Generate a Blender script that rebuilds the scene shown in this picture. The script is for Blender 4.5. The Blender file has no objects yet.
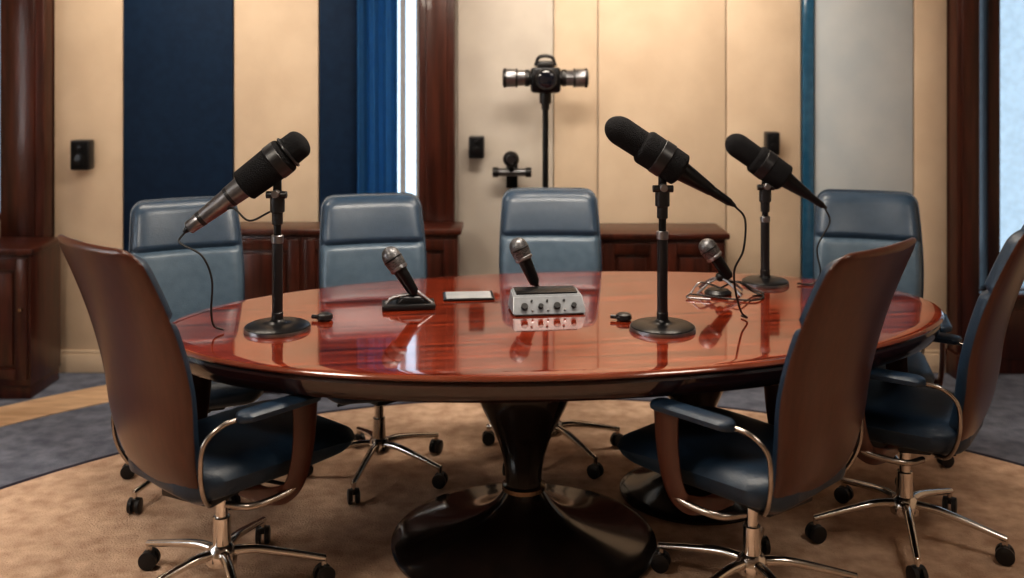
import bpy, bmesh, math, random
from mathutils import Vector, Matrix
random.seed(4)
scene = bpy.context.scene
COL = scene.collection

# ------------------------------------------------------------ materials
def mat(name, c1, c2=None, rough=0.5, metal=0.0, scale=(8,8,8), nscale=3.0, coat=0.0, bump=0.0,
        bscale=60, emit=None, estr=0, ramp=(0.35,0.65), detail=4, spec=0.5, coatr=0.05, sheen=0, trans=0, alpha=1):
    m = bpy.data.materials.new(name); m.use_nodes = True
    nt = m.node_tree; b = nt.nodes['Principled BSDF']
    if c2 is None: c2 = tuple(x*0.88 for x in c1)
    tc = nt.nodes.new('ShaderNodeTexCoord'); mp = nt.nodes.new('ShaderNodeMapping')
    mp.inputs['Scale'].default_value = scale
    nt.links.new(tc.outputs['Object'], mp.inputs['Vector'])
    n = nt.nodes.new('ShaderNodeTexNoise'); n.inputs['Scale'].default_value = nscale
    n.inputs['Detail'].default_value = detail
    nt.links.new(mp.outputs['Vector'], n.inputs['Vector'])
    r = nt.nodes.new('ShaderNodeValToRGB')
    r.color_ramp.elements[0].position = ramp[0]; r.color_ramp.elements[1].position = ramp[1]
    r.color_ramp.elements[0].color = (*c1,1); r.color_ramp.elements[1].color = (*c2,1)
    nt.links.new(n.outputs['Fac'], r.inputs['Fac'])
    nt.links.new(r.outputs['Color'], b.inputs['Base Color'])
    b.inputs['Roughness'].default_value = rough; b.inputs['Metallic'].default_value = metal
    b.inputs['Coat Weight'].default_value = coat; b.inputs['Coat Roughness'].default_value = coatr
    b.inputs['Specular IOR Level'].default_value = spec
    b.inputs['Sheen Weight'].default_value = sheen
    b.inputs['Transmission Weight'].default_value = trans
    if bump > 0:
        n2 = nt.nodes.new('ShaderNodeTexNoise'); n2.inputs['Scale'].default_value = bscale
        n2.inputs['Detail'].default_value = 3
        nt.links.new(tc.outputs['Object'], n2.inputs['Vector'])
        bp = nt.nodes.new('ShaderNodeBump'); bp.inputs['Strength'].default_value = bump
        bp.inputs['Distance'].default_value = 0.01
        nt.links.new(n2.outputs['Fac'], bp.inputs['Height'])
        nt.links.new(bp.outputs['Normal'], b.inputs['Normal'])
    if emit:
        b.inputs['Emission Color'].default_value = (*emit,1); b.inputs['Emission Strength'].default_value = estr
    return m

M = {}
M['top'] = mat('mahogany_polished', (0.045,0.006,0.003), (0.26,0.036,0.012), rough=0.09, scale=(1.0,16,16), nscale=2.0, coat=0.9, detail=9, ramp=(.32,.68), coatr=0.02)
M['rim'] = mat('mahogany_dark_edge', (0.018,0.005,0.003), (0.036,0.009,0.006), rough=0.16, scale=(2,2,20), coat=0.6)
M['redge'] = mat('mahogany_edge_bead', (0.14,0.035,0.018), (0.20,0.055,0.028), rough=0.15, scale=(2,2,20), coat=0.8)
M['ped'] = mat('pedestal_dark_lacquer', (0.010,0.007,0.006), (0.018,0.011,0.009), rough=0.16, coat=0.7, coatr=0.08)
M['brass'] = mat('bronze_ring', (0.35,0.25,0.17), rough=0.2, metal=1)
M['wood'] = mat('dark_cherry_wood', (0.030,0.007,0.004), (0.070,0.017,0.009), rough=0.3, scale=(14,14,1.2), nscale=2.5, detail=7, coat=0.15)
M['shell'] = mat('walnut_chair_shell', (0.050,0.014,0.007), (0.078,0.023,0.011), rough=0.30, scale=(30,30,0.7), nscale=2.0, detail=6, coat=0.25, coatr=0.2, ramp=(.2,.8), spec=.4)
M['navy'] = mat('navy_leather', (0.008,0.021,0.042), (0.012,0.029,0.054), rough=0.42, bump=0.12, bscale=180)
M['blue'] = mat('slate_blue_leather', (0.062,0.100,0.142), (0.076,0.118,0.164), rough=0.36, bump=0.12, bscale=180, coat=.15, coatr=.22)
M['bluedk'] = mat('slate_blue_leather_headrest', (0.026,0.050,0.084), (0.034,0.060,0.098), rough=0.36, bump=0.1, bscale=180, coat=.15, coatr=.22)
M['chrome'] = mat('chrome', (0.70,0.66,0.62), rough=0.16, metal=1)
M['bronze'] = mat('satin_arm_metal', (0.36,0.32,0.29), rough=0.25, metal=1)
M['steel'] = mat('brushed_steel', (0.24,0.24,0.255), (0.34,0.34,0.36), rough=0.32, metal=1)
M['gun'] = mat('gunmetal', (0.13,0.13,0.14), (0.20,0.20,0.21), rough=0.35, metal=0.9)
M['black'] = mat('black_plastic', (0.010,0.010,0.012), rough=0.38)
M['blackm'] = mat('black_metal', (0.012,0.012,0.014), rough=0.28, metal=0.5)
M['foam'] = mat('mic_foam', (0.006,0.006,0.007), (0.013,0.013,0.015), rough=0.95, bump=0.9, bscale=260, nscale=60, spec=.25)
M['grille'] = mat('mic_grille', (0.02,0.02,0.022), (0.25,0.25,0.26), rough=0.4, metal=0.8, nscale=60, ramp=(.45,.55))
M['lgrey'] = mat('light_grey_panel', (0.17,0.18,0.20), (0.21,0.225,0.245), rough=0.35)
M['cream'] = mat('cream_fabric_wall', (0.61,0.475,0.35), (0.67,0.53,0.395), rough=0.8, bump=0.08, bscale=120, nscale=.6)
M['creamg'] = mat('greige_wall', (0.53,0.475,0.42), (0.59,0.535,0.47), rough=0.8, bump=0.05, bscale=120, nscale=.6)
M['greyw'] = mat('cool_grey_panel', (0.46,0.51,0.55), (0.53,0.565,0.59), rough=0.45, nscale=.5)
M['navyp'] = mat('navy_panel', (0.003,0.016,0.044), (0.005,0.022,0.055), rough=0.6, bump=0.06, bscale=150, spec=.25)
M['teal'] = mat('blue_glass_strip', (0.02,0.09,0.17), (0.03,0.12,0.21), rough=0.15, coat=0.5)
M['rug'] = mat('tan_carpet', (0.44,0.29,0.205), (0.68,0.49,0.365), rough=0.97, bump=0.7, bscale=140, nscale=14, detail=8, scale=(1,1,1), ramp=(.3,.7), spec=.1)
M['carpet'] = mat('bluegrey_carpet', (0.12,0.13,0.17), (0.20,0.215,0.265), rough=0.97, bump=0.6, bscale=140, nscale=12, detail=8, scale=(1,1,1), spec=.1)
M['border'] = mat('rug_border', (0.02,0.015,0.03), rough=0.9)
M['hard'] = mat('hardwood_inlay', (0.50,0.32,0.19), (0.72,0.50,0.33), rough=0.35, nscale=1.5, scale=(3,14,3))
M['white'] = mat('white_paint', (0.75,0.74,0.72), rough=0.6)
M['ceil'] = mat('ceiling_plaster', (0.5,0.48,0.44), rough=0.9)
M['lamp'] = mat('lamp_diffuser', (0.9,0.9,0.9), rough=0.5, emit=(1,0.93,0.84), estr=4)
M['screen'] = mat('tablet_glass', (0.42,0.44,0.47), rough=0.08, coat=0.5)
M['glass'] = mat('window_glass', (0.9,0.95,1.0), rough=0.02, trans=1.0)
M['cable'] = mat('cable_rubber', (0.01,0.01,0.01), rough=0.5)
M['lens'] = mat('camera_lens_glass', (0.005,0.007,0.015), rough=0.04, coat=1)
m = mat('blue_sheer_curtain', (0.02,0.085,0.18), (0.03,0.12,0.24), rough=0.8)
nt = m.node_tree; b = nt.nodes['Principled BSDF']; out = nt.nodes['Material Output']
tr = nt.nodes.new('ShaderNodeBsdfTranslucent'); tr.inputs['Color'].default_value=(0.15,0.42,0.68,1)
mx = nt.nodes.new('ShaderNodeMixShader'); mx.inputs[0].default_value=0.6
nt.links.new(b.outputs[0], mx.inputs[1]); nt.links.new(tr.outputs[0], mx.inputs[2]); nt.links.new(mx.outputs[0], out.inputs['Surface'])
M['curtain'] = m

# ------------------------------------------------------------ mesh builder
def smooth_pts(pts, n=6):
    P = [Vector(p) for p in pts]
    if len(P) < 3: return P
    Q = [2*P[0]-P[1]] + P + [2*P[-1]-P[-2]]
    o = []
    for i in range(1, len(Q)-2):
        for k in range(n):
            t = k/n
            a,b_,c,d = Q[i-1],Q[i],Q[i+1],Q[i+2]
            o.append(0.5*((2*b_)+(-a+c)*t+(2*a-5*b_+4*c-d)*t*t+(-a+3*b_-3*c+d)*t**3))
    o.append(P[-1]); return o

class MB:
    def __init__(s): s.v=[]; s.f=[]; s.m=[]; s.mats=[]
    def mi(s, k):
        if k not in s.mats: s.mats.append(k)
        return s.mats.index(k)
    def add(s, vs, fs, k):
        o=len(s.v); i=s.mi(k)
        s.v += [tuple(v) for v in vs]
        for f in fs: s.f.append(tuple(o+j for j in f)); s.m.append(i)
    def box(s, c, size, k, bevel=0.0, rot=None, seg=2, taper=None):
        bm = bmesh.new(); bmesh.ops.create_cube(bm, size=1)
        for v in bm.verts:
            v.co = Vector((v.co.x*size[0], v.co.y*size[1], v.co.z*size[2]))
            if taper and v.co.z>0: v.co.x*=taper[0]; v.co.y*=taper[1]
        if bevel>0: bmesh.ops.bevel(bm, geom=list(bm.edges), offset=bevel, segments=seg, affect='EDGES', profile=0.5)
        mt = Matrix.Translation(c)
        if rot is not None: mt = mt @ rot.to_4x4()
        bm.verts.index_update()
        vs=[mt@v.co for v in bm.verts]; fs=[[v.index for v in f.verts] for f in bm.faces]
        s.add(vs,fs,k); bm.free()
    def lathe(s, A, B, prof, k, seg=32):
        A=Vector(A);B=Vector(B); d=(B-A); ax=d.normalized()
        u=ax.orthogonal().normalized(); w=ax.cross(u)
        vs=[];fs=[]
        for t,r in prof:
            r=max(r,1e-4)
            for j in range(seg):
                a=2*math.pi*j/seg
                vs.append(A+d*t+u*(r*math.cos(a))+w*(r*math.sin(a)))
        n=len(prof)
        for i in range(n-1):
            for j in range(seg):
                fs.append((i*seg+j,i*seg+(j+1)%seg,(i+1)*seg+(j+1)%seg,(i+1)*seg+j))
        fs.append(tuple(range(seg))[::-1]); fs.append(tuple((n-1)*seg+j for j in range(seg)))
        s.add(vs,fs,k)
    def cyl(s, A, B, r, k, r2=None, seg=24):
        r2=r if r2 is None else r2
        L=(Vector(B)-Vector(A)).length; e=min(0.15, 0.12*min(r,r2)/L) if L>0 else .05
        s.lathe(A,B,[(0,r*.88),(e,r),(1-e,r2),(1,r2*.88)],k,seg)
    def sphere(s, c, r, k, sc=(1,1,1), seg=20):
        c=Vector(c); vs=[];fs=[]; n=seg//2
        for i in range(n+1):
            ph=math.pi*(i/n); rr=max(math.sin(ph),1e-3)
            for j in range(seg):
                a=2*math.pi*j/seg
                vs.append(c+Vector((r*sc[0]*rr*math.cos(a),r*sc[1]*rr*math.sin(a),r*sc[2]*math.cos(ph))))
        for i in range(n):
            for j in range(seg): fs.append((i*seg+j,(i+1)*seg+j,(i+1)*seg+(j+1)%seg,i*seg+(j+1)%seg))
        s.add(vs,fs,k)
    def tube(s, pts, r, k, seg=10, sm=6, flat=None, side=None):
        P=smooth_pts(pts,sm) if sm else [Vector(p) for p in pts]
        n=len(P); vs=[];fs=[]; up=None
        for i,p in enumerate(P):
            t=(P[min(i+1,n-1)]-P[max(i-1,0)]).normalized()
            if side is not None: u=Vector(side)-t*Vector(side).dot(t)
            elif up is None: u=t.orthogonal()
            else: u=up-t*up.dot(t)
            u.normalize(); up=u; w=t.cross(u)
            rr=r if not callable(r) else r(i/(n-1))
            ru=rr*(flat if flat else 1)
            for j in range(seg):
                a=2*math.pi*j/seg
                vs.append(p+u*(ru*math.cos(a))+w*(rr*math.sin(a)))
        for i in range(n-1):
            for j in range(seg): fs.append((i*seg+j,i*seg+(j+1)%seg,(i+1)*seg+(j+1)%seg,(i+1)*seg+j))
        fs.append(tuple(range(seg))[::-1]); fs.append(tuple((n-1)*seg+j for j in range(seg)))
        s.add(vs,fs,k)
    def sheet(s, front, back, nu, nv, k, k2=None, kf=None):
        vs=[];N=(nu+1)*(nv+1)
        for fn in (front,back):
            for i in range(nv+1):
                for j in range(nu+1): vs.append(fn(-1+2*j/nu,i/nv))
        g=lambda q,i,j:q*N+i*(nu+1)+j
        F=[];B=[]
        for i in range(nv):
            for j in range(nu):
                F.append((g(0,i,j),g(0,i,j+1),g(0,i+1,j+1),g(0,i+1,j)))
                B.append((g(1,i,j),g(1,i+1,j),g(1,i+1,j+1),g(1,i,j+1)))
        for i in range(nv):
            B.append((g(0,i,0),g(0,i+1,0),g(1,i+1,0),g(1,i,0)))
            B.append((g(0,i,nu),g(1,i,nu),g(1,i+1,nu),g(0,i+1,nu)))
        for j in range(nu):
            B.append((g(0,0,j),g(1,0,j),g(1,0,j+1),g(0,0,j+1)))
            B.append((g(0,nv,j),g(0,nv,j+1),g(1,nv,j+1),g(1,nv,j)))
        o=len(s.v); s.v+=[tuple(v) for v in vs]
        for n_,f in enumerate(F):
            kk = kf((n_//nu)/nv) if kf else k
            s.f.append(tuple(o+x for x in f)); s.m.append(s.mi(kk))
        for f in B: s.f.append(tuple(o+x for x in f)); s.m.append(s.mi(k2 or k))
    def mesh(s, name, ang=40):
        me=bpy.data.meshes.new(name); me.from_pydata(s.v,[],s.f)
        for k in s.mats: me.materials.append(M[k])
        me.polygons.foreach_set('material_index', s.m)
        bm=bmesh.new(); bm.from_mesh(me); bmesh.ops.recalc_face_normals(bm, faces=bm.faces); bm.to_mesh(me); bm.free()
        me.polygons.foreach_set('use_smooth',[True]*len(me.polygons))
        me.set_sharp_from_angle(angle=math.radians(ang)); me.update()
        return me
    def obj(s, name, parent=None, loc=(0,0,0), rz=0, ang=40):
        o=bpy.data.objects.new(name, s.mesh(name,ang)); COL.objects.link(o)
        o.location=loc; o.rotation_euler=(0,0,rz)
        if parent: o.parent=parent
        return o

def empty(name, loc=(0,0,0), rz=0, sc=1):
    e=bpy.data.objects.new(name,None); COL.objects.link(e); e.location=loc; e.rotation_euler=(0,0,rz); e.scale=(sc,)*3
    e.empty_display_size=.1
    return e

# ------------------------------------------------------------ room
XL,XR,YF,YB,ZC = -3.4,3.4,-1.6,5.3,2.8
def span(mb,x0,x1,y0,y1,z0,z1,k,bev=0): mb.box(((x0+x1)/2,(y0+y1)/2,(z0+z1)/2),(x1-x0,y1-y0,z1-z0),k,bev)
b=MB(); span(b,XL-.15,XR+.15,YF-.15,YB+.15,-.1,0,'carpet'); b.obj('floor')
b=MB(); span(b,XL-.15,XR+.15,YF-.15,YB+.15,ZC,ZC+.1,'ceil'); b.obj('ceiling')
b=MB()
ops=[(-3.3,-2.68),(-.80,-.485),(2.43,3.3)]; sill=[.80,.35,.40]; headz=2.55
xs=[XL-.15]+[x for o in ops for x in o]+[XR+.15]
for i in range(0,len(xs),2): span(b,xs[i],xs[i+1],YB,YB+.15,0,ZC,'creamg')
for (x0,x1),z in zip(ops,sill):
    span(b,x0,x1,YB,YB+.15,0,z,'creamg'); span(b,x0,x1,YB,YB+.15,headz,ZC,'creamg')
b.obj('wall_back')
for i,((x0,x1),z) in enumerate(zip(ops,sill)):
    b=MB(); w=.03
    for (a,c) in ((x0,x0+w),(x1-w,x1)): span(b,a,c,YB+.03,YB+.10,z,headz,'wood' if i!=1 else 'white',.004)
    span(b,x0+w,x1-w,YB+.03,YB+.10,z,z+w,'wood' if i!=1 else 'white',.004); span(b,x0+w,x1-w,YB+.03,YB+.10,headz-w,headz,'wood' if i!=1 else 'white',.004)
    if i==2:
        span(b,2.535,2.60,YB+.0,YB+.11,z+w,headz-w,'wood',.004)
        span(b,2.95,2.99,YB+.03,YB+.10,z+w,headz-w,'wood',.004)
    if i==1:
        span(b,-.60,-.575,YB+.03,YB+.10,z+w,headz-w,'white',.004)
    span(b,x0+w,x1-w,YB+.062,YB+.066,z+w,headz-w,'glass')
    b.obj('window_%d'%(i+1))
for nm,x0,x1 in (('wall_left',XL-.15,XL),('wall_right',XR,XR+.15)):
    b=MB(); wz0,wz1,wy0,wy1=.8,2.4,.4,3.6
    if nm=='wall_left':
        span(b,x0,x1,YF,wy0,0,ZC,'cream'); span(b,x0,x1,wy1,YB,0,ZC,'cream')
        span(b,x0,x1,wy0,wy1,0,wz0,'cream'); span(b,x0,x1,wy0,wy1,wz1,ZC,'cream')
    else: span(b,x0,x1,YF,YB,0,ZC,'cream')
    b.obj(nm)
b=MB()
for a,c in ((.4,.45),(1.98,2.02),(3.55,3.6)): span(b,XL-.11,XL-.04,a,c,.8,2.4,'white',.004)
for a,c in ((.8,.85),(2.35,2.4)): span(b,XL-.11,XL-.04,.45,3.55,a,c,'white',.004)
span(b,XL-.08,XL-.075,.45,3.55,.85,2.35,'glass'); b.obj('window_4')
b=MB(); span(b,XL-.15,XR+.15,YF-.15,YF,0,ZC,'cream'); b.obj('wall_front')
def panel(name,x0,x1,k,z0=.12,z1=2.76,t=.022):
    b=MB(); span(b,x0+.003,x1-.003,YB-t,YB,z0,z1,k,.004); b.obj(name)
panel('fabric_wall_panel',-2.43,-2.06,'cream')
panel('navy_wall_panel',-2.06,-1.476,'navyp',t=.03)
panel('fabric_wall_panel',-1.476,-1.023,'cream')
panel('navy_wall_panel',-1.023,-.81,'navyp',t=.03)
panel('plaster_wall_panel',-.29,.22,'creamg')
panel('fabric_wall_panel',.22,.455,'cream')
panel('fabric_wall_panel',.455,1.135,'cream')
panel('fabric_wall_panel',1.135,1.534,'cream')
panel('blue_glass_strip',1.534,1.60,'teal',t=.04)
panel('grey_wall_panel',1.60,2.13,'greyw')
panel('fabric_wall_panel',2.13,2.31,'cream')
def column(n,x0,x1,z1=2.78,y0=5.17):
    b=MB(); span(b,x0,x1,y0,YB,0.0,z1,'wood',.006)
    w=x1-x0
    span(b,x0+w*.2,x1-w*.2,y0-.012,y0+.01,.15,z1-.1,'wood',.005)
    span(b,x0-.012,x1+.012,y0-.02,YB,0,.13,'wood',.005)
    b.obj('trim_%d'%n)
column(1,-2.66,-2.43); column(2,-.485,-.30); column(3,2.31,2.43)
b=MB()
for x0,x1 in ((-2.415,-.50),(-.285,2.295)):
    span(b,x0,x1,YB-.035,YB,0,.10,'cream',.005); span(b,x0,x1,YB-.03,YB,.10,.12,'cream',.005)
b.obj('baseboard_back')
b=MB(); span(b,XL,XL+.02,YF,YB,0,.12,'cream',.004); b.obj('baseboard_left')
b=MB(); span(b,XR-.02,XR,YF,YB,0,.12,'cream',.004); b.obj('baseboard_right')
b=MB(); span(b,2.445,3.38,YB-.05,YB,0,.40,'wood',.005); span(b,2.445,3.38,YB-.09,YB,.40,.43,'wood',.006)
span(b,2.52,2.95,YB-.06,YB-.04,.08,.34,'wood',.006); b.obj('trim_4')
b=MB()
def cf(u,v): return Vector((-.705+.105*u, 5.215+.018*math.sin(u*9)+.005*math.sin(u*23+v*2), .02+2.6*v))
def cb(u,v): p=cf(u,v); p.y+=.004; return p
b.sheet(cf,cb,60,10,'curtain'); b.obj('blue_curtain',ang=80)
b=MB(); b.cyl((-.83,5.215,2.64),(-.49,5.215,2.64),.012,'steel'); b.obj('curtain_rod')

# rug
CX,CY=.15,2.2
def disc(mb,r0,r1,z0,z1,k,a0=0,a1=2*math.pi,seg=128):
    vs=[];fs=[]; n=seg
    for i in range(n+1):
        a=a0+(a1-a0)*i/n; c,s_=math.cos(a),math.sin(a)
        for r,z in ((r0,z0),(r1,z0),(r1,z1),(r0,z1)): vs.append((CX+r*c,CY+r*s_,z))
    for i in range(n):
        for j in range(4): fs.append((i*4+j,i*4+(j+1)%4,(i+1)*4+(j+1)%4,(i+1)*4+j))
    mb.add(vs,fs,k)
b=MB(); disc(b,.001,2.65,0,.006,'rug'); disc(b,2.65,2.675,0,.006,'border')
b.obj('round_rug')
b=MB(); disc(b,3.35,3.62,0,.004,'hard',math.radians(126),math.radians(165),60); b.obj('hardwood_floor_inlay')

# ------------------------------------------------------------ cabinets
def cabinet(name,x0,x1,y0,y1,h,ndoor,k='wood'):
    b=MB(); span(b,x0+.01,x1-.01,y0+.02,y1,.0,.07,k,.003); span(b,x0,x1,y0,y1,.07,h-.03,k,.004)
    span(b,x0-.02,x1+.02,y0-.025,y1,h-.03,h,k,.008)
    w=(x1-x0)/ndoor
    for i in range(ndoor):
        a=x0+i*w+.012; c=x0+(i+1)*w-.012
        z0,z1=.10,h-.05; f=.055
        for q in ((a,a+f,z0,z1),(c-f,c,z0,z1),(a+f,c-f,z0,z0+f),(a+f,c-f,z1-f,z1)): span(b,q[0],q[1],y0-.016,y0+.005,q[2],q[3],k,.004)
        span(b,a+f+.015,c-f-.015,y0-.012,y0+.005,z0+f+.015,z1-f-.015,k,.008)
        b.cyl((c-.025,y0-.035,(z0+z1)/2+.05),(c-.025,y0-.012,(z0+z1)/2+.05),.009,'brass')
    b.obj(name)
cabinet('wood_cabinet',-3.10,-2.34,4.84,5.165,.74,2)
cabinet('wood_credenza',-1.42,-.27,4.93,5.15,.82,3)
cabinet('wood_credenza',.44,1.06,4.95,5.26,.795,2)

# ------------------------------------------------------------ table
TX,TY,TA,TB,TR=.198,3.545,1.38,.705,math.radians(8.6)
table=empty('oval_conference_table',(TX,TY,0),TR)
b=MB()
seg=160
def ell(off,z): return [((TA+off)*math.cos(2*math.pi*i/seg),(TB+off)*math.sin(2*math.pi*i/seg),z) for i in range(seg)]
def loft(rings,k,capfirst=False,caplast=False):
    vs=[v for r in rings for v in r]; fs=[]
    for i in range(len(rings)-1):
        for j in range(seg): fs.append((i*seg+j,i*seg+(j+1)%seg,(i+1)*seg+(j+1)%seg,(i+1)*seg+j))
    if capfirst: fs.append(tuple(range(seg)))
    if caplast: fs.append(tuple((len(rings)-1)*seg+j for j in range(seg))[::-1])
    b.add(vs,fs,k)
loft([ell(-.05,.75),ell(-.015,.75),ell(-.006,.748)],'top',capfirst=True)
loft([ell(-.006,.748),ell(0,.744),ell(.003,.738),ell(0,.733),ell(-.008,.731)],'redge')
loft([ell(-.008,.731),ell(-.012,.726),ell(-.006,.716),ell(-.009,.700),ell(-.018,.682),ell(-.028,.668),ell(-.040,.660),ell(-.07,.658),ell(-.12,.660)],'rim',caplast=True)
b.obj('tabletop',table,ang=30)
def pedestal(name,x,y,rb,rt):
    b=MB(); q=rb/.45; z0=.0072
    P=[(0,.44*q),(.004,.45*q),(.012,.45*q),(.018,.438*q),(.025,.405*q),(.036,.345*q),(.050,.28*q),(.068,.22*q),(.09,.165*q),(.115,.122*q),(.14,.094),(.165,.076),(.18,.066)]
    b.lathe((x,y,z0),(x,y,z0+.18),[(z/.18,r) for z,r in P],'ped',64)
    b.lathe((x,y,.182),(x,y,.205),[(0,.066),(.2,.074),(.8,.074),(1,.066)],'brass',48)
    P=[(0,.062),(.05,.064),(.10,.073),(.15,.090),(.20,.112),(.26,.142),(.32,.170),(.38,.190),(.455,.205)]
    b.lathe((x,y,.204),(x,y,.659),[(z/.455,r*rt) for z,r in P],'ped',64)
    return b.obj(name,table,ang=50)
R=Matrix.Rotation(-TR,3,'Z')
for i,(x,y,rb,rt) in enumerate(((.04,3.40,.45,1.0),(.69,3.78,.28,1.0))):
    p=R@Vector((x-TX,y-TY,0)); pedestal('pedestal_%d'%(i+1),p.x,p.y,rb,rt)

# ------------------------------------------------------------ chairs
def interp(tab,z):
    n=len(tab)
    if z<=tab[0][0]: return tab[0][1]
    if z>=tab[-1][0]: return tab[-1][1]
    def tan(i):
        a=max(i-1,0); c=min(i+1,n-1); return (tab[c][1]-tab[a][1])/(tab[c][0]-tab[a][0])
    for i in range(n-1):
        if z<=tab[i+1][0]:
            h=tab[i+1][0]-tab[i][0]; t=(z-tab[i][0])/h
            p0,p1=tab[i][1],tab[i+1][1]; m0,m1=tan(i)*h,tan(i+1)*h
            return (2*t**3-3*t*t+1)*p0+(t**3-2*t*t+t)*m0+(-2*t**3+3*t*t)*p1+(t**3-t*t)*m1
PY=[(.33,-.115),(.38,-.178),(.46,-.228),(.58,-.262),(.72,-.283),(.86,-.320),(1.0,-.372),(1.14,-.435)]
PW=[(.33,.155),(.44,.195),(.58,.228),(.76,.243),(.95,.240),(1.14,.226)]
TOPZ=1.135; CONC=.030
def hw(z,z0,z1,rt,rb,shr=0):
    w=interp(PW,z)-shr; d=z1-z
    if d<rt: w=w-rt+math.sqrt(max(rt*rt-(rt-d)**2,0))
    d=z-z0
    if d<rb: w=w-rb+math.sqrt(max(rb*rb-(rb-d)**2,0))
    return w
def zmap(v,z0,z1):
    s_=.5-.5*math.cos(math.pi*v); return z0+(z1-z0)*(.7*s_+.3*v)
def shell_mesh(k):
    b=MB(); z0,z1=.33,TOPZ
    def f(off):
        def g(u,v):
            z=zmap(v,z0,z1); w=hw(z,z0,z1,.055,.09)
            x=u*w; y=interp(PY,z)+CONC*(x/.23)**2
            e=max(abs(u),0)**10; ez=max(0,1-min(z1-z,z-z0)/.012)
            th=off*(1-.75*max(e,ez))
            return Vector((x,y-th,z))
        return g
    b.sheet(f(-.004),f(.020),36,64,k)
    return b.mesh('chair_shell',60)
def cushion_mesh(k,kh,shr):
    b=MB(); z0,z1=.44,TOPZ-.010
    def fr(u,v):
        z=zmap(v,z0,z1); w=hw(z,z0,z1,.05,.05,shr)
        x=u*w; y=interp(PY,z)+CONC*(x/.23)**2
        t=.052
        ez=max(0,1-min(z1-z,z-z0)/.05)
        t*=math.sqrt(max(0,1-abs(u)**7))*math.sqrt(max(0.0,1-ez**2.5))
        t-= .022*math.exp(-((z-.925)/.009)**2)
        t+= .012*math.exp(-((z-.62)/.09)**2)*(1-u*u)
        return Vector((x,y+.004+max(t,0),z))
    def bk(u,v):
        z=zmap(v,z0,z1); w=hw(z,z0,z1,.05,.05,shr); x=u*w
        return Vector((x,interp(PY,z)+CONC*(x/.23)**2+.003,z))
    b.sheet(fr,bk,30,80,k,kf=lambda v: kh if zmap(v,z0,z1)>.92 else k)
    return b.mesh('chair_back_cushion',60)
def seat_mesh(k,L=.61):
    b=MB()
    def outline(u,v):
        yy=-.23+L*v; r=.11; w=.25-.02*(1-v)
        d=min(v,1-v)*L
        if d<r: w=w-r+math.sqrt(max(r*r-(r-d)**2,0))
        return u*w,yy
    def vm(v): return .5*v+.5*(.5-.5*math.cos(math.pi*v))
    def top(u,v):
        v=vm(v); x,y=outline(u,v); e=max(abs(u)**6, abs(2*v-1)**8)
        z=.490-.045*e-.012*math.exp(-((y+.02)/.16)**2)*(1-u*u) - (.018*max(0,(y-.18)/.19)**2)
        return Vector((x,y,z))
    def bot(u,v):
        v=vm(v); x,y=outline(u,v); e=max(abs(u)**6, abs(2*v-1)**8)
        return Vector((x*.96,y*.985,.370+.035*e+ .012*max(0,(y-.16)/.2)))
    b.sheet(top,bot,28,36,k)
    return b.mesh('chair_seat',60)
def base_mesh():
    b=MB()
    b.box((0,-.01,.355),(.20,.28,.045),'black',.008); b.box((0,.0,.325),(.10,.16,.03),'blackm',.008)
    b.cyl((0,0,.20),(0,0,.325),.019,'chrome'); b.cyl((0,0,.12),(0,0,.235),.029,'chrome',.026)
    b.lathe((0,0,.085),(0,0,.150),[(0,.035),(.1,.046),(.5,.048),(.85,.040),(1,.030)],'chrome',32)
    b.tube([(.06,.03,.352),(.15,.05,.35),(.24,.05,.352)],.006,'black')
    for i in range(5):
        a=math.radians(90+72*i+18); d=Vector((math.cos(a),math.sin(a),0)); s_=Vector((-d.y,d.x,0))
        pts=[d*.03+Vector((0,0,.125)),d*.10+Vector((0,0,.125)),d*.20+Vector((0,0,.106)),d*.315+Vector((0,0,.080))]
        b.tube(pts,lambda t:.015-.005*t,'chrome',12,5,flat=1.15,side=s_)
        c=d*.31
        b.cyl(c+Vector((0,0,.052)),c+Vector((0,0,.086)),.009,'chrome')
        ax=(s_+d*random.uniform(-.6,.6)).normalized()
        for sg in (-1,1):
            p=c+Vector((0,0,.030)); b.lathe(p+ax*sg*.006,p+ax*sg*.024,[(0,.024),(.1,.029),(.85,.029),(1,.022)],'black',24)
        b.box(c+Vector((0,0,.048)),(.03,.03,.022),'black',.006,Matrix.Rotation(math.atan2(ax.y,ax.x),3,'Z'))
    return b.mesh('chair_base',35)
def arm_mesh(sx):
    b=MB(); x=.285*sx
    def outline(u,v):
        L=.28; yy=-.13+L*v; w=.036; r=.033; d=min(v,1-v)*L
        if d<r: w=w-r+math.sqrt(max(r*r-(r-d)**2,0))
        return u*w,yy
    def top(u,v): X,y=outline(u,v); return Vector((x+X,y,.650-.010*abs(u)**4-.008*abs(2*v-1)**10))
    def bot(u,v): X,y=outline(u,v); return Vector((x+X*.95,y,.620+.006*abs(u)**4))
    b.sheet(top,bot,12,30,'navy')
    b.tube([(x,.100,.630),(x,.100,.58),(x,.095,.50),(x-.004*sx,.080,.42),(x-.015*sx,.055,.370),(x-.06*sx,.02,.352),(x-.19*sx,.0,.350)],lambda t:.046-.018*t,'shell',14,6,flat=.26,side=(1,0,.001))
    b.tube([(x-.01*sx,.085,.385),(x-.012*sx,.04,.368),(x-.03*sx,-.06,.358),(x-.10*sx,-.10,.355)],.010,'bronze',10)
    b.tube([(x-.01*sx,-.10,.628),(x-.02*sx,-.17,.618),(x-.035*sx,-.215,.575),(x-.040*sx,-.222,.50),(x-.055*sx,-.205,.43),(x-.085*sx,-.17,.38),(x-.18*sx,-.10,.360)],.007,'bronze',10)
    return b.mesh('chair_arm',50)
SH=shell_mesh('shell'); SHB=shell_mesh('navy'); CU=cushion_mesh('navy','navy',.012); CUB=cushion_mesh('blue','bluedk',.006)
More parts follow.
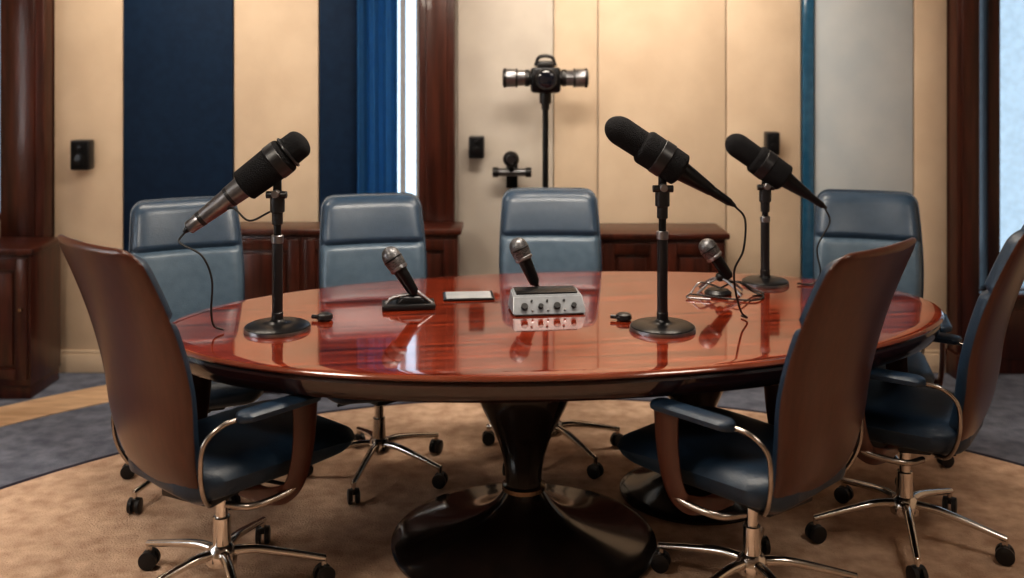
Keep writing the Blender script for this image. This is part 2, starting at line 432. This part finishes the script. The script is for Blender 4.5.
SE=seat_mesh('navy'); SEB=seat_mesh('navy',.53); BA=base_mesh(); AR=[arm_mesh(1),arm_mesh(-1)]
def chair(x,y,fx,fy,arms=True,blue=False,sc=1.0,spin=0):
    e=empty('office_chair',(x,y,.0065 ),math.atan2(-fx,fy),sc)
    for n,me,rz in (('backrest_shell',SHB if blue else SH,0),('backrest_cushion',CUB if blue else CU,0),('seat',SEB if blue else SE,0),('star_base',BA,spin)):
        o=bpy.data.objects.new(n,me); COL.objects.link(o); o.parent=e; o.rotation_euler=(0,0,math.radians(rz))
    if arms:
        for i in (0,1):
            o=bpy.data.objects.new('armrest_%d'%(i+1),AR[i]); COL.objects.link(o); o.parent=e
chair(-.895,3.07,.66,.75,True,False,1.0,14)
chair(.725,3.01,-.68,.73,True,False,1.0,-8)
chair(1.345,3.41,-.82,.57,True,False,1.0,20)
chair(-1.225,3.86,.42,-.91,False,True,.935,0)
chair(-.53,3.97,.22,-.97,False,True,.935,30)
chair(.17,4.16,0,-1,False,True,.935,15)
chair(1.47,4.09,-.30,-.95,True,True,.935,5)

# ------------------------------------------------------------ microphones on stands
Z=.7502
def mic_stand(name,x,y,ztop,rb,A,B,prof_h,foam1,foam2,tip,cab):
    b=MB()
    b.lathe((x,y,Z+.001),(x,y,Z+.035),[(0,rb*.98),(.15,rb),(.4,rb*.98),(.55,rb*.88),(.68,rb*.5),(.8,rb*.25),(1,.02)],'blackm',56)
    b.lathe((x,y,Z),(x,y,Z+.012),[(0,rb*1.005),(.5,rb*1.012),(1,rb*1.0)],'steel',56)
    b.cyl((x,y,Z+.02),(x,y,Z+.06),.019,'black')
    H=ztop-Z
    b.cyl((x,y,Z+.05),(x,y,Z+H*.66),.0175,'black'); b.cyl((x,y,Z+H*.64),(x,y,Z+H*.70),.020,'steel')
    b.cyl((x,y,Z+H*.69),(x,y,ztop),.0125,'blackm'); b.cyl((x,y,ztop-.10),(x,y,ztop-.045),.018,'black'); b.cyl((x,y,ztop-.06),(x,y,ztop),.024,'black')
    A=Vector(A);B=Vector(B); ax=(B-A)
    t=(x-A.x)/ax.x; c=A+ax*t
    n=ax.normalized()
    b.tube([(x,y,ztop-.01),(x,y,(ztop+c.z)/2-.01),c-Vector((0,0,.03))],.014,'blackm',12,4)
    b.cyl((x-.034,y-.012,ztop+.0),(x+.034,y-.012,ztop+.0),.012,'black'); b.cyl((x+.0,y-.04,ztop+.005),(x,y+.02,ztop+.005),.013,'steel')
    b.lathe(c-n*.022,c+n*.022,[(0,foam2*.97),(.1,foam2+.003),(.9,foam2+.003),(1,foam2*.97)],'black',32)
    for (t0,t1,P,k) in prof_h: b.lathe(A+ax*t0,A+ax*t1,P,k,32)
    for pts in cab: b.tube(pts,.0035,'cable',8)
    return b.obj(name)
def capsule(r0,r1,e0=.25,e1=.3,n=8):
    P=[]
    for i in range(n): th=math.pi/2*i/n; P.append((e0*(1-math.cos(th)), r0*math.sin(th)))
    P.append((e0,r0)); P.append((1-e1,r1))
    for i in range(1,n+1): th=math.pi/2*i/n; P.append((1-e1+e1*math.sin(th), r1*math.cos(th)))
    return P
mic_stand('studio_microphone',-.78,3.31,1.20,.108,(-1.065,3.27,1.092),(-.70,3.33,1.375),
 [(-.035,.03,[(0,.006),(.3,.010),(1,.012)],'black'),
  (.0,.10,[(0,.015),(.1,.022),(.9,.025),(1,.024)],'steel'),
  (.10,.13,[(0,.026),(.5,.0275),(1,.026)],'black'),
  (.13,.36,[(0,.026),(.5,.030),(1,.034)],'steel'),
  (.35,.38,[(0,.035),(.5,.037),(1,.036)],'black'),
  (.37,.52,[(0,.036),(1,.042)],'gun'),
  (.46,.88,capsule(.056,.062,.08,.12),'foam'),
  (.72,1.03,capsule(.052,.050,.2,.22),'foam'),
  (.86,.885,[(0,.054),(.3,.059),(.7,.059),(1,.052)],'black')],.06,.060,.05,
 [[(-1.075,3.27,1.08),(-1.085,3.25,1.05),(-1.01,3.24,1.01),(-.98,3.25,.93),(-.985,3.26,.83),(-.98,3.27,.775),(-.95,3.28,.758)],
  [(-.95,3.29,1.15),(-.91,3.26,1.16),(-.86,3.26,1.12),(-.80,3.29,1.145)]])
hp=[(-.03,.02,[(0,.005),(.5,.009),(1,.010)],'black'),
  (0,.16,[(0,.009),(.1,.013),(1,.017)],'blackm'),
  (.15,.42,[(0,.017),(.06,.0195),(1,.036)],'blackm'),
  (.40,.44,[(0,.037),(.5,.041),(1,.039)],'black'),
  (.38,.74,capsule(.057,.060,.10,.16),'foam'),
  (.60,1.0,capsule(.047,.049,.1,.30),'foam')]
mic_stand('studio_microphone',.50,3.31,1.22,.108,(.725,3.29,1.172),(.316,3.33,1.44),hp,.05,.058,.04,
 [[(.735,3.29,1.165),(.77,3.29,1.12),(.765,3.29,1.02),(.74,3.31,.95),(.75,3.34,.87),(.78,3.39,.79),(.81,3.43,.760),(.80,3.47,.756)]])
mic_stand('studio_microphone',1.017,4.0,1.14,.092,(1.246,3.98,1.065),(.868,4.02,1.335),hp,.05,.058,.04,
 [[(1.25,3.98,1.06),(1.27,3.98,1.0),(1.22,3.98,.9),(1.23,3.97,.80),(1.20,3.97,.758),(1.14,3.98,.757)]])
for (x,y) in ((-.645,3.43),(.385,3.43)):
    b=MB(); b.lathe((x,y,Z),(x,y,Z+.026),[(0,.022),(.3,.028),(.8,.026),(1,.016)],'black',24); b.cyl((x-.02,y,Z+.012),(x-.045,y+.006,Z+.012),.007,'black'); b.obj('cable_connector')

# ------------------------------------------------------------ small desk microphones
def desk_mic(A,B):
    b=MB(); A=Vector(A);B=Vector(B); ax=B-A
    P1=[(0,.014),(.06,.020),(.5,.025),(.56,.029)]
    b.lathe(A,B,P1,'blackm',28)
    b.lathe(A+ax*.52,A+ax*.60,[(0,.028),(.2,.033),(.8,.033),(1,.030)],'steel',28)
    b.lathe(A+ax*.58,B,[(0,.030),(.15,.034),(.45,.035),(.7,.033),(.88,.025),(.96,.016),(1,.006)],'grille',28)
    b.lathe(A+ax*.74,A+ax*.78,[(0,.034),(.3,.037),(.7,.037),(1,.034)],'blackm',28)
    return b
b=desk_mic((-.350,3.60,.800),(-.458,3.62,.965))
b.box((-.375,3.61,.761),(.19,.10,.020),'black',.006,Matrix.Rotation(.15,3,'Z'))
b.box((-.365,3.61,.784),(.12,.07,.030),'blackm',.01,Matrix.Rotation(.15,3,'Z'),taper=(.6,.7))
b.tube([(-.285,3.60,.765),(-.33,3.60,.80),(-.36,3.60,.820)],.008,'steel',10)
b.tube([(-.455,3.59,.767),(-.43,3.60,.787),(-.37,3.60,.80)],.008,'steel',10)
b.obj('desk_microphone')
b=MB(); rot=Matrix.Rotation(.13,3,'Z')
def T(v): return rot@Vector(v)+Vector((.122,3.575,Z))
vs=[(-.130,-.085,0.003),(.130,-.085,.003),(.130,.07,.003),(-.130,.07,.003),(-.124,-.040,.062),(.124,-.040,.062),(.120,.060,.070),(-.120,.060,.070)]
bm=bmesh.new(); vv=[bm.verts.new(v) for v in vs]
for f in ((0,3,2,1),(4,5,6,7),(0,1,5,4),(1,2,6,5),(2,3,7,6),(3,0,4,7)): bm.faces.new([vv[i] for i in f])
bmesh.ops.bevel(bm,geom=list(bm.edges),offset=.005,segments=2,affect='EDGES'); bm.verts.index_update()
b.add([T(v.co) for v in bm.verts],[[v.index for v in f.verts] for f in bm.faces],'lgrey'); bm.free()
b.box(T((0,.012,.069)),(.22,.075,.006),'blackm',.002,rot@Matrix.Rotation(.08,3,'X'))
nrm=Vector((0,-.80,.60))
def fp(x,s_): return Vector((x,-.085+.045*s_,.003+.059*s_))
for i,x in enumerate((-.088,-.03,.028,.088)):
    c=fp(x,.42); b.cyl(T(c),T(c+nrm*.014),.009 if i%2 else .012,'black')
for x in (-.06,-.005,.055):
    c=fp(x,.72); b.cyl(T(c),T(c+nrm*.006),.004,'black',seg=12)
    c=fp(x,.25); b.cyl(T(c),T(c+nrm*.005),.004,'steel',seg=12)
for x in (-.11,.11):
    for y in (-.065,.05): b.cyl(T((x,y,0)),T((x,y,.008)),.01,'black',seg=12)
b.obj('audio_mixer')
b=desk_mic((.088,3.715,.812),(.010,3.735,.980))
b.lathe((.098,3.735,Z),(.098,3.735,.77),[(0,.045),(.5,.046),(.8,.03),(1,.012)],'black',32)
b.tube([(.098,3.735,.765),(.098,3.725,.79),(.083,3.715,.825)],.009,'blackm',10)
b.obj('desk_microphone')
b=desk_mic((.835,3.82,.812),(.735,3.84,.955))
c=Vector((.80,3.83,.815))
for a in (20,130,200,310):
    d=Vector((math.cos(math.radians(a)),math.sin(math.radians(a)),0)); b.tube([c,c+d*.05+Vector((0,0,-.02)),Vector((c.x,c.y,Z+.007))+d*.10],.005,'steel',8)
b.sphere(c,.018,'black'); b.lathe((.79,3.82,Z),(.79,3.82,Z+.02),[(0,.05),(.4,.052),(1,.04)],'black',28)
b.tube([(.83,3.82,.80),(.87,3.79,.80),(.92,3.80,.765),(.95,3.76,.756),(.90,3.70,.756),(.82,3.72,.756),(.75,3.76,.756),(.68,3.80,.756)],.0035,'cable',8)
b.tube([(.80,3.82,.775),(.87,3.84,.795),(.93,3.84,.765),(.96,3.80,.757),(.91,3.76,.757)],.0035,'cable',8)
b.tube([(.80,3.82,.775),(.72,3.80,.80),(.68,3.78,.765),(.66,3.74,.757),(.74,3.71,.757)],.0035,'steel',8)
b.obj('desk_microphone')
b=MB(); rot=Matrix.Rotation(.1,3,'Z'); b.box((-.165,3.775,.7547),(.19,.13,.008),'black',.003,rot); b.box((-.165,3.775,.7588),(.17,.112,.001),'screen',0,rot); b.obj('tablet')

# ------------------------------------------------------------ wall gear
def speaker(x,z,w,h,y=5.278):
    b=MB(); d=.07
    b.box((x,y-.03-d/2,z),(w,d,h),'black',.008); b.box((x,y-.015,z),(w*.35,.03,h*.3),'blackm',.004)
    b.box((x,y-.03-d-.003,z),(w*.85,.008,h*.9),'foam',.003)
    b.cyl((x,y-.03-d-.004,z-h*.15),(x,y-.03-d-.010,z-h*.15),w*.28,'blackm'); b.cyl((x,y-.03-d-.004,z+h*.25),(x,y-.03-d-.010,z+h*.25),w*.14,'blackm')
    b.obj('wall_speaker')
speaker(-2.25,1.16,.10,.155); speaker(-.185,1.20,.08,.115); speaker(1.36,1.22,.07,.12)
b=MB()
b.box((.0,5.265,1.06),(.06,.026,.16),'blackm',.005); b.tube([(0,5.26,1.06),(0,5.18,1.06),(0,5.14,1.10)],.008,'black')
b.cyl((-.09,5.15,1.075),(.09,5.15,1.075),.020,'gun'); b.cyl((-.10,5.15,1.075),(-.07,5.15,1.075),.026,'black'); b.cyl((.07,5.15,1.075),(.10,5.15,1.075),.026,'black')
b.sphere((-.005,5.13,1.145),.042,'black'); b.cyl((-.005,5.10,1.145),(-.005,5.08,1.145),.024,'lens'); b.cyl((-.005,5.14,1.08),(-.005,5.14,1.12),.014,'blackm')
b.obj('wall_mounted_webcam')
cx,cy,cz=.168,5.0,1.555
b=MB()
b.box((cx,cy,cz),(.15,.12,.13),'blackm',.018); b.box((cx,cy,cz+.075),(.08,.09,.04),'black',.012); b.tube([(cx-.05,cy,cz+.07),(cx-.03,cy,cz+.115),(cx+.03,cy,cz+.115),(cx+.05,cy,cz+.07)],.009,'black')
b.lathe((cx,cy-.05,cz+.005),(cx,cy-.15,cz+.005),[(0,.05),(.3,.052),(.35,.047),(.8,.047),(.85,.052),(1,.05)],'black',36)
b.lathe((cx,cy-.145,cz+.005),(cx,cy-.154,cz+.005),[(0,.044),(.5,.042),(1,.03)],'lens',32)
for sg in (-1,1):
    b.lathe((cx+sg*.07,cy,cz+.01),(cx+sg*.215,cy,cz+.01),[(0,.032),(.1,.040),(.5,.040),(.55,.046),(.95,.046),(1,.038)],'steel',28)
    b.cyl((cx+sg*.08,cy,cz+.01),(cx+sg*.105,cy,cz+.01),.043,'black'); b.cyl((cx+sg*.140,cy,cz+.01),(cx+sg*.150,cy,cz+.01),.048,'black')
    b.cyl((cx+sg*.195,cy,cz+.01),(cx+sg*.212,cy,cz+.01),.049,'black')
b.cyl((cx,cy,cz-.12),(cx,cy,cz-.06),.03,'black'); b.cyl((cx,cy,cz-.15),(cx,cy,cz-.11),.02,'black')
b.cyl((cx,cy,.45),(cx,cy,cz-.14),.015,'blackm'); b.cyl((cx,cy,.9),(cx,cy,.95),.022,'black'); b.cyl((cx,cy,.42),(cx,cy,.50),.024,'black')
for a in (90,210,330):
    d=Vector((math.cos(math.radians(a)),math.sin(math.radians(a)),0)); f=.18
    b.tube([Vector((cx,cy,.46))+d*.015,Vector((cx,cy,.012))+d*f],.009,'blackm',10,0); b.sphere(Vector((cx,cy,.013))+d*f,.013,'black')
b.cyl((cx,cy,.2),(cx,cy,.45),.010,'blackm')
b.obj('video_camera_on_tripod')

# ------------------------------------------------------------ lights
def area(name,loc,size,energy,color,rot=(0,0,0),parent=None):
    l=bpy.data.lights.new(name,'AREA'); l.shape='RECTANGLE'; l.size,l.size_y=size; l.energy=energy; l.color=color
    o=bpy.data.objects.new(name,l); COL.objects.link(o); o.location=loc; o.rotation_euler=rot
    if parent: o.parent=parent
    return o
def ceiling_light(x,y,w,d,e,color=(1,.89,.75)):
    em=empty('ceiling_light',(x,y,ZC))
    b=MB(); b.box((0,0,-.02),(w,d,.04),'white',.006); b.box((0,0,-.041),(w-.05,d-.05,.006),'lamp',.002)
    b.obj('fixture',em)
    area('light',(0,0,-.05),(w-.06,d-.06),e,color,parent=em)
ceiling_light(.1,3.3,1.2,.5,42)
ceiling_light(-1.7,4.6,1.2,.25,17,(1,.87,.71))
ceiling_light(.7,4.6,1.2,.25,21,(1,.87,.71))
ceiling_light(-1.7,1.7,.7,.7,38)
ceiling_light(1.7,1.7,.7,.7,16)
area('daylight_left',(XL-.5,2.0,1.7),(3.0,1.8),85,(1.0,.95,.90),(0,math.radians(-90),0))
area('daylight_right',(2.9,YB+.6,1.5),(1.1,2.0),3.0,(.70,.86,1.0),(math.radians(-90),0,0))
area('daylight_mid',(-.64,YB+.5,1.6),(.6,1.8),6,(.70,.86,1.0),(math.radians(-90),0,0))
w=bpy.data.worlds.new('sky'); scene.world=w; w.use_nodes=True
bg=w.node_tree.nodes['Background']; bg.inputs[0].default_value=(.48,.66,.80,1); bg.inputs[1].default_value=.6

# ------------------------------------------------------------ camera
cam=bpy.data.cameras.new('camera'); co=bpy.data.objects.new('camera',cam); COL.objects.link(co)
co.location=(0,0,1.63); co.rotation_euler=(math.radians(90),0,0)
cam.sensor_width=36; cam.lens=35; cam.shift_y=-224/1024
cam.dof.use_dof=True; cam.dof.focus_distance=3.3; cam.dof.aperture_fstop=1.5
scene.camera=co
scene.view_settings.view_transform='Standard'
try: scene.view_settings.look='Medium High Contrast'
except Exception as e: print(e)
